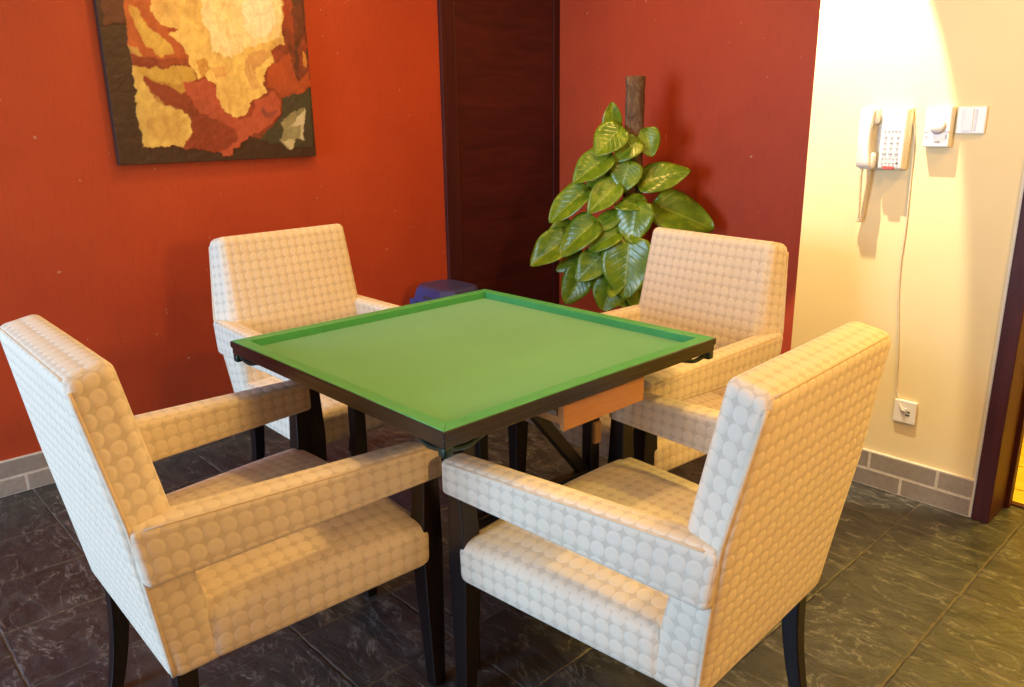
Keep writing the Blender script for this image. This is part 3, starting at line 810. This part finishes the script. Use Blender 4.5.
# keypad: five columns over the three main columns, then two feature rows
kx0, kx1 = .406, .463
rows = [(1.232, 5, .0075, .0035), (1.213, 3, .0095, .0055), (1.1965, 3, .0095, .0055), (1.180, 3, .0095, .0055),
        (1.163, 3, .0125, .0075), (1.147, 5, .0075, .0045), (1.133, 5, .0075, .0045)]
for r_, (z, n, w_, h_) in enumerate(rows):
    for c in range(n):
        x = kx0+(kx1-kx0)*((c+.5)/n)
        bm = bmesh.new(); dark = (r_ == len(rows)-1 and c == n-1)
        box(bm, x-w_/2, x+w_/2, -.0472, -.043, z-h_/2, z+h_/2, .0008, 1)
        bt = obj('button', bm, M['dgrey'] if dark else M['grey'], pb, False)
        if dark: bt['label'] = 'black button'
bm = bmesh.new(); box(bm, .415, .450, -.0475, -.034, 1.1125, 1.1235, .0015, 1)
ld = obj('message_light', bm, M['redled'], ph, False); ld['label'] = 'red message light'
bm = bmesh.new(); box(bm, .430, .450, -.0448, -.043, 1.2885, 1.2912)
obj('printed_mark', bm, M['grey'], pb, False)
# coiled handset cord, hanging in a loop
path = smooth_path([(.352, -.050, 1.112), (.349, -.040, 1.06), (.346, -.026, 1.00), (.343, -.020, .955), (.346, -.018, .938), (.353, -.018, .948),
                    (.357, -.020, .995), (.362, -.022, 1.055), (.366, -.022, 1.112)], 40)
bm = bmesh.new(); pts = []
L_ = 0
for i, p in enumerate(path):
    if i: L_ += (p-path[i-1]).length
    t_ = (path[min(i+1, len(path)-1)]-path[max(i-1, 0)]).normalized()
    a_ = t_.cross(Vector((0, 1, 0))).normalized(); b2 = t_.cross(a_)
    an = L_*2*math.pi/.0062
    pts.append(p + (a_*math.cos(an)+b2*math.sin(an))*.0042)
tube(bm, pts, .0017, 6)
obj('coil_cord', bm, M['ivory'], ph)

# phone line to the socket
bm = bmesh.new()
P = [(.462, -.010, 1.270), (.484, -.004, 1.245), (.4905, -.004, 1.165), (.492, -.004, 1.079), (.495, -.004, .930),
     (.493, -.004, .810), (.500, -.004, .686), (.517, -.004, .540), (.528, -.004, .395), (.541, -.006, .345), (.556, -.013, .318), (.566, -.014, .312)]
P = [(x, YC+y, z) for x, y, z in P]
tube(bm, smooth_path(P, 8), .0024, 8)
tag(obj('phone_cable', bm, M['ivory']), 'thin cream cable running down the cream wall from the telephone to the socket', 'cable')

# wall socket
so = thing('wall_socket', 'white square wall socket low on the cream wall above the brick skirting', 'socket', (.566, YC, .307))
bm = bmesh.new(); box(bm, -.036, .036, -.009, -.0005, -.040, .040, .003, 2)
obj('face_plate', bm, M['white'], so, False)
bm = bmesh.new(); box(bm, -.010, .008, -.0120, -.0085, -.004, .014, .001, 1)
obj('plug', bm, M['dial'], so, False)
for z in (.002, -.009):
    bm = bmesh.new(); box(bm, .004, .017, -.0100, -.0085, z-.0024, z+.0024)
    obj('slot', bm, M['dgrey'], so, False)

# thermostat
th = thing('thermostat', 'white wall thermostat with a round dial between telephone and light switch', 'thermostat', (.560, YC, 1.243))
bm = bmesh.new(); slab(bm, [(-.037, -.059), (.037, -.059), (.037, .059), (-.037, .059)], -.030, -.0005, .004, .05)
tbod = obj('housing', bm, M['white'], th, False)
bm = bmesh.new(); lathe(bm, [(.001, 0), (.021, 0), (.0205, .010), (.018, .0125), (.001, .013)], 32, M=Matrix.Translation((.003, -.029, .004)) @ Matrix.Rotation(math.pi/2, 4, 'X'))
obj('dial', bm, M['white2'], th)
bm = bmesh.new(); lathe(bm, [(.001, 0), (.0245, 0), (.0245, .0012), (.001, .0013)], 32, M=Matrix.Translation((.003, -.0295, .003)) @ Matrix.Rotation(math.pi/2, 4, 'X'))
obj('dial_ring', bm, M['dial'], th)
for x0, x1, z0, z1 in ((-.0365, -.018, -.0145, -.0115), (.024, .0365, -.0145, -.0115), (-.032, -.025, -.034, -.025), (.027, .031, -.036, -.022), (-.006, .012, -.046, -.041)):
    bm = bmesh.new(); box(bm, x0, x1, -.0312, -.0295, z0, z1)
    obj('printed_mark', bm, M['grey'], tbod, False)

# light switch
sw = thing('light_switch', 'white light switch plate to the right of the thermostat', 'switch', (.646, YC, 1.263))
bm = bmesh.new(); box(bm, -.040, .040, -.010, -.0005, -.040, .040, .003, 2)
obj('face_plate', bm, M['white'], sw, False)
bm = bmesh.new(); slab(bm, [(-.022, -.032), (.006, -.032), (.006, .032), (-.022, .032)], -.0135, -.008, .001)
obj('rocker', bm, M['white2'], sw, False)
bm = bmesh.new(); box(bm, .010, .016, -.0112, -.0095, -.032, .032, .0008, 1)
obj('trim_strip', bm, M['dial'], sw, False)

# ------------------------------------------------------------------ lamps (ceiling downlights) and daylight
def area(name, loc, target, size, power, col, sy=None, spread=math.pi, shape='RECTANGLE'):
    l = bpy.data.lights.new(name, 'AREA'); l.energy = power; l.color = col; l.shape = shape; l.size = size
    if shape in ('RECTANGLE', 'ELLIPSE'): l.size_y = sy or size
    l.spread = spread
    o = bpy.data.objects.new(name, l); COL.objects.link(o); o.location = loc
    o.rotation_euler = (Vector(target)-Vector(loc)).to_track_quat('-Z', 'Y').to_euler(); return o
def spot(name, loc, target, power, col, ang, blend, rad=.02):
    l = bpy.data.lights.new(name, 'SPOT'); l.energy = power; l.color = col; l.spot_size = ang; l.spot_blend = blend; l.shadow_soft_size = rad
    o = bpy.data.objects.new(name, l); COL.objects.link(o); o.location = loc
    o.rotation_euler = (Vector(target)-Vector(loc)).to_track_quat('-Z', 'Y').to_euler(); return o
WARM = (1.0, .575, .16); WARM2 = (1.0, .66, .32); DAY = (.46, .70, 1.0)
CFG = dict(day=245, spot=265, table=15, side=14, left=9, plant=11, passage=50, side_fill=40)
area('daylight_window', ((WX0+WX1)/2, YF-.14, (WZ0+WZ1)/2), ((WX0+WX1)/2-.15, YF+1, (WZ0+WZ1)/2-.1), WX1-WX0-.06, CFG['day'], DAY, WZ1-WZ0-.06)
spot('wall_wash_downlight', (.285, YC-.38, HC-.03), (.285, YC-.38+math.tan(R(20)), HC-1.03), CFG['spot'], (1, .84, .55), R(33), .2, .012)
for i, (x, y, p) in enumerate(((.1, .0, 'table'), (2.3, .25, 'side'), (-1.0, .2, 'left'), (-.75, 1.2, 'plant'), (1.3, .9, 'table'))):
    area('ceiling_downlight', (x, y, HC-.02), (x, y, 0), .16, CFG[p], WARM, shape='DISK')
area('warm_side_fill', (XR-.12, -.35, 1.62), (0, -.2, .75), .34, CFG['side_fill'], WARM, sy=.34, shape='DISK')  # unseen low warm lamp, added to light the chair faces on the +X side
area('passage_lamp', (1.2, 2.1, 2.2), (1.2, 2.1, 0), .3, CFG['passage'], (1, .70, .10), shape='DISK')

wd = bpy.data.worlds.new('world'); S.world = wd; wd.use_nodes = True
bg = wd.node_tree.nodes['Background']; bg.inputs[0].default_value = (.75, .87, 1, 1); bg.inputs[1].default_value = .6

# ------------------------------------------------------------------ camera
cam = bpy.data.cameras.new('camera'); co = bpy.data.objects.new('camera', cam); COL.objects.link(co)
cam.sensor_width = 36; cam.sensor_fit = 'HORIZONTAL'; cam.lens = 784.30/1024*36; cam.clip_start = .02
yaw, pit, rol = 2.38828482, -.277428342, -.0151729281
f = Vector((math.cos(pit)*math.cos(yaw), math.cos(pit)*math.sin(yaw), math.sin(pit)))
r = f.cross(Vector((0, 0, 1))).normalized(); u = r.cross(f)
r2 = math.cos(rol)*r+math.sin(rol)*u; u2 = -math.sin(rol)*r+math.cos(rol)*u
mt = Matrix((r2, u2, -f)).transposed().to_4x4(); mt.translation = (1.47722, -1.24135, 1.28284)
co.matrix_world = mt
S.camera = co
S.view_settings.view_transform = 'Standard'; S.view_settings.look = 'None'
S.view_settings.exposure = 0; S.view_settings.gamma = 1; S.view_settings.use_curve_mapping = False
S.cycles.use_denoising = True
S.cycles.max_bounces = 8; S.cycles.diffuse_bounces = 5
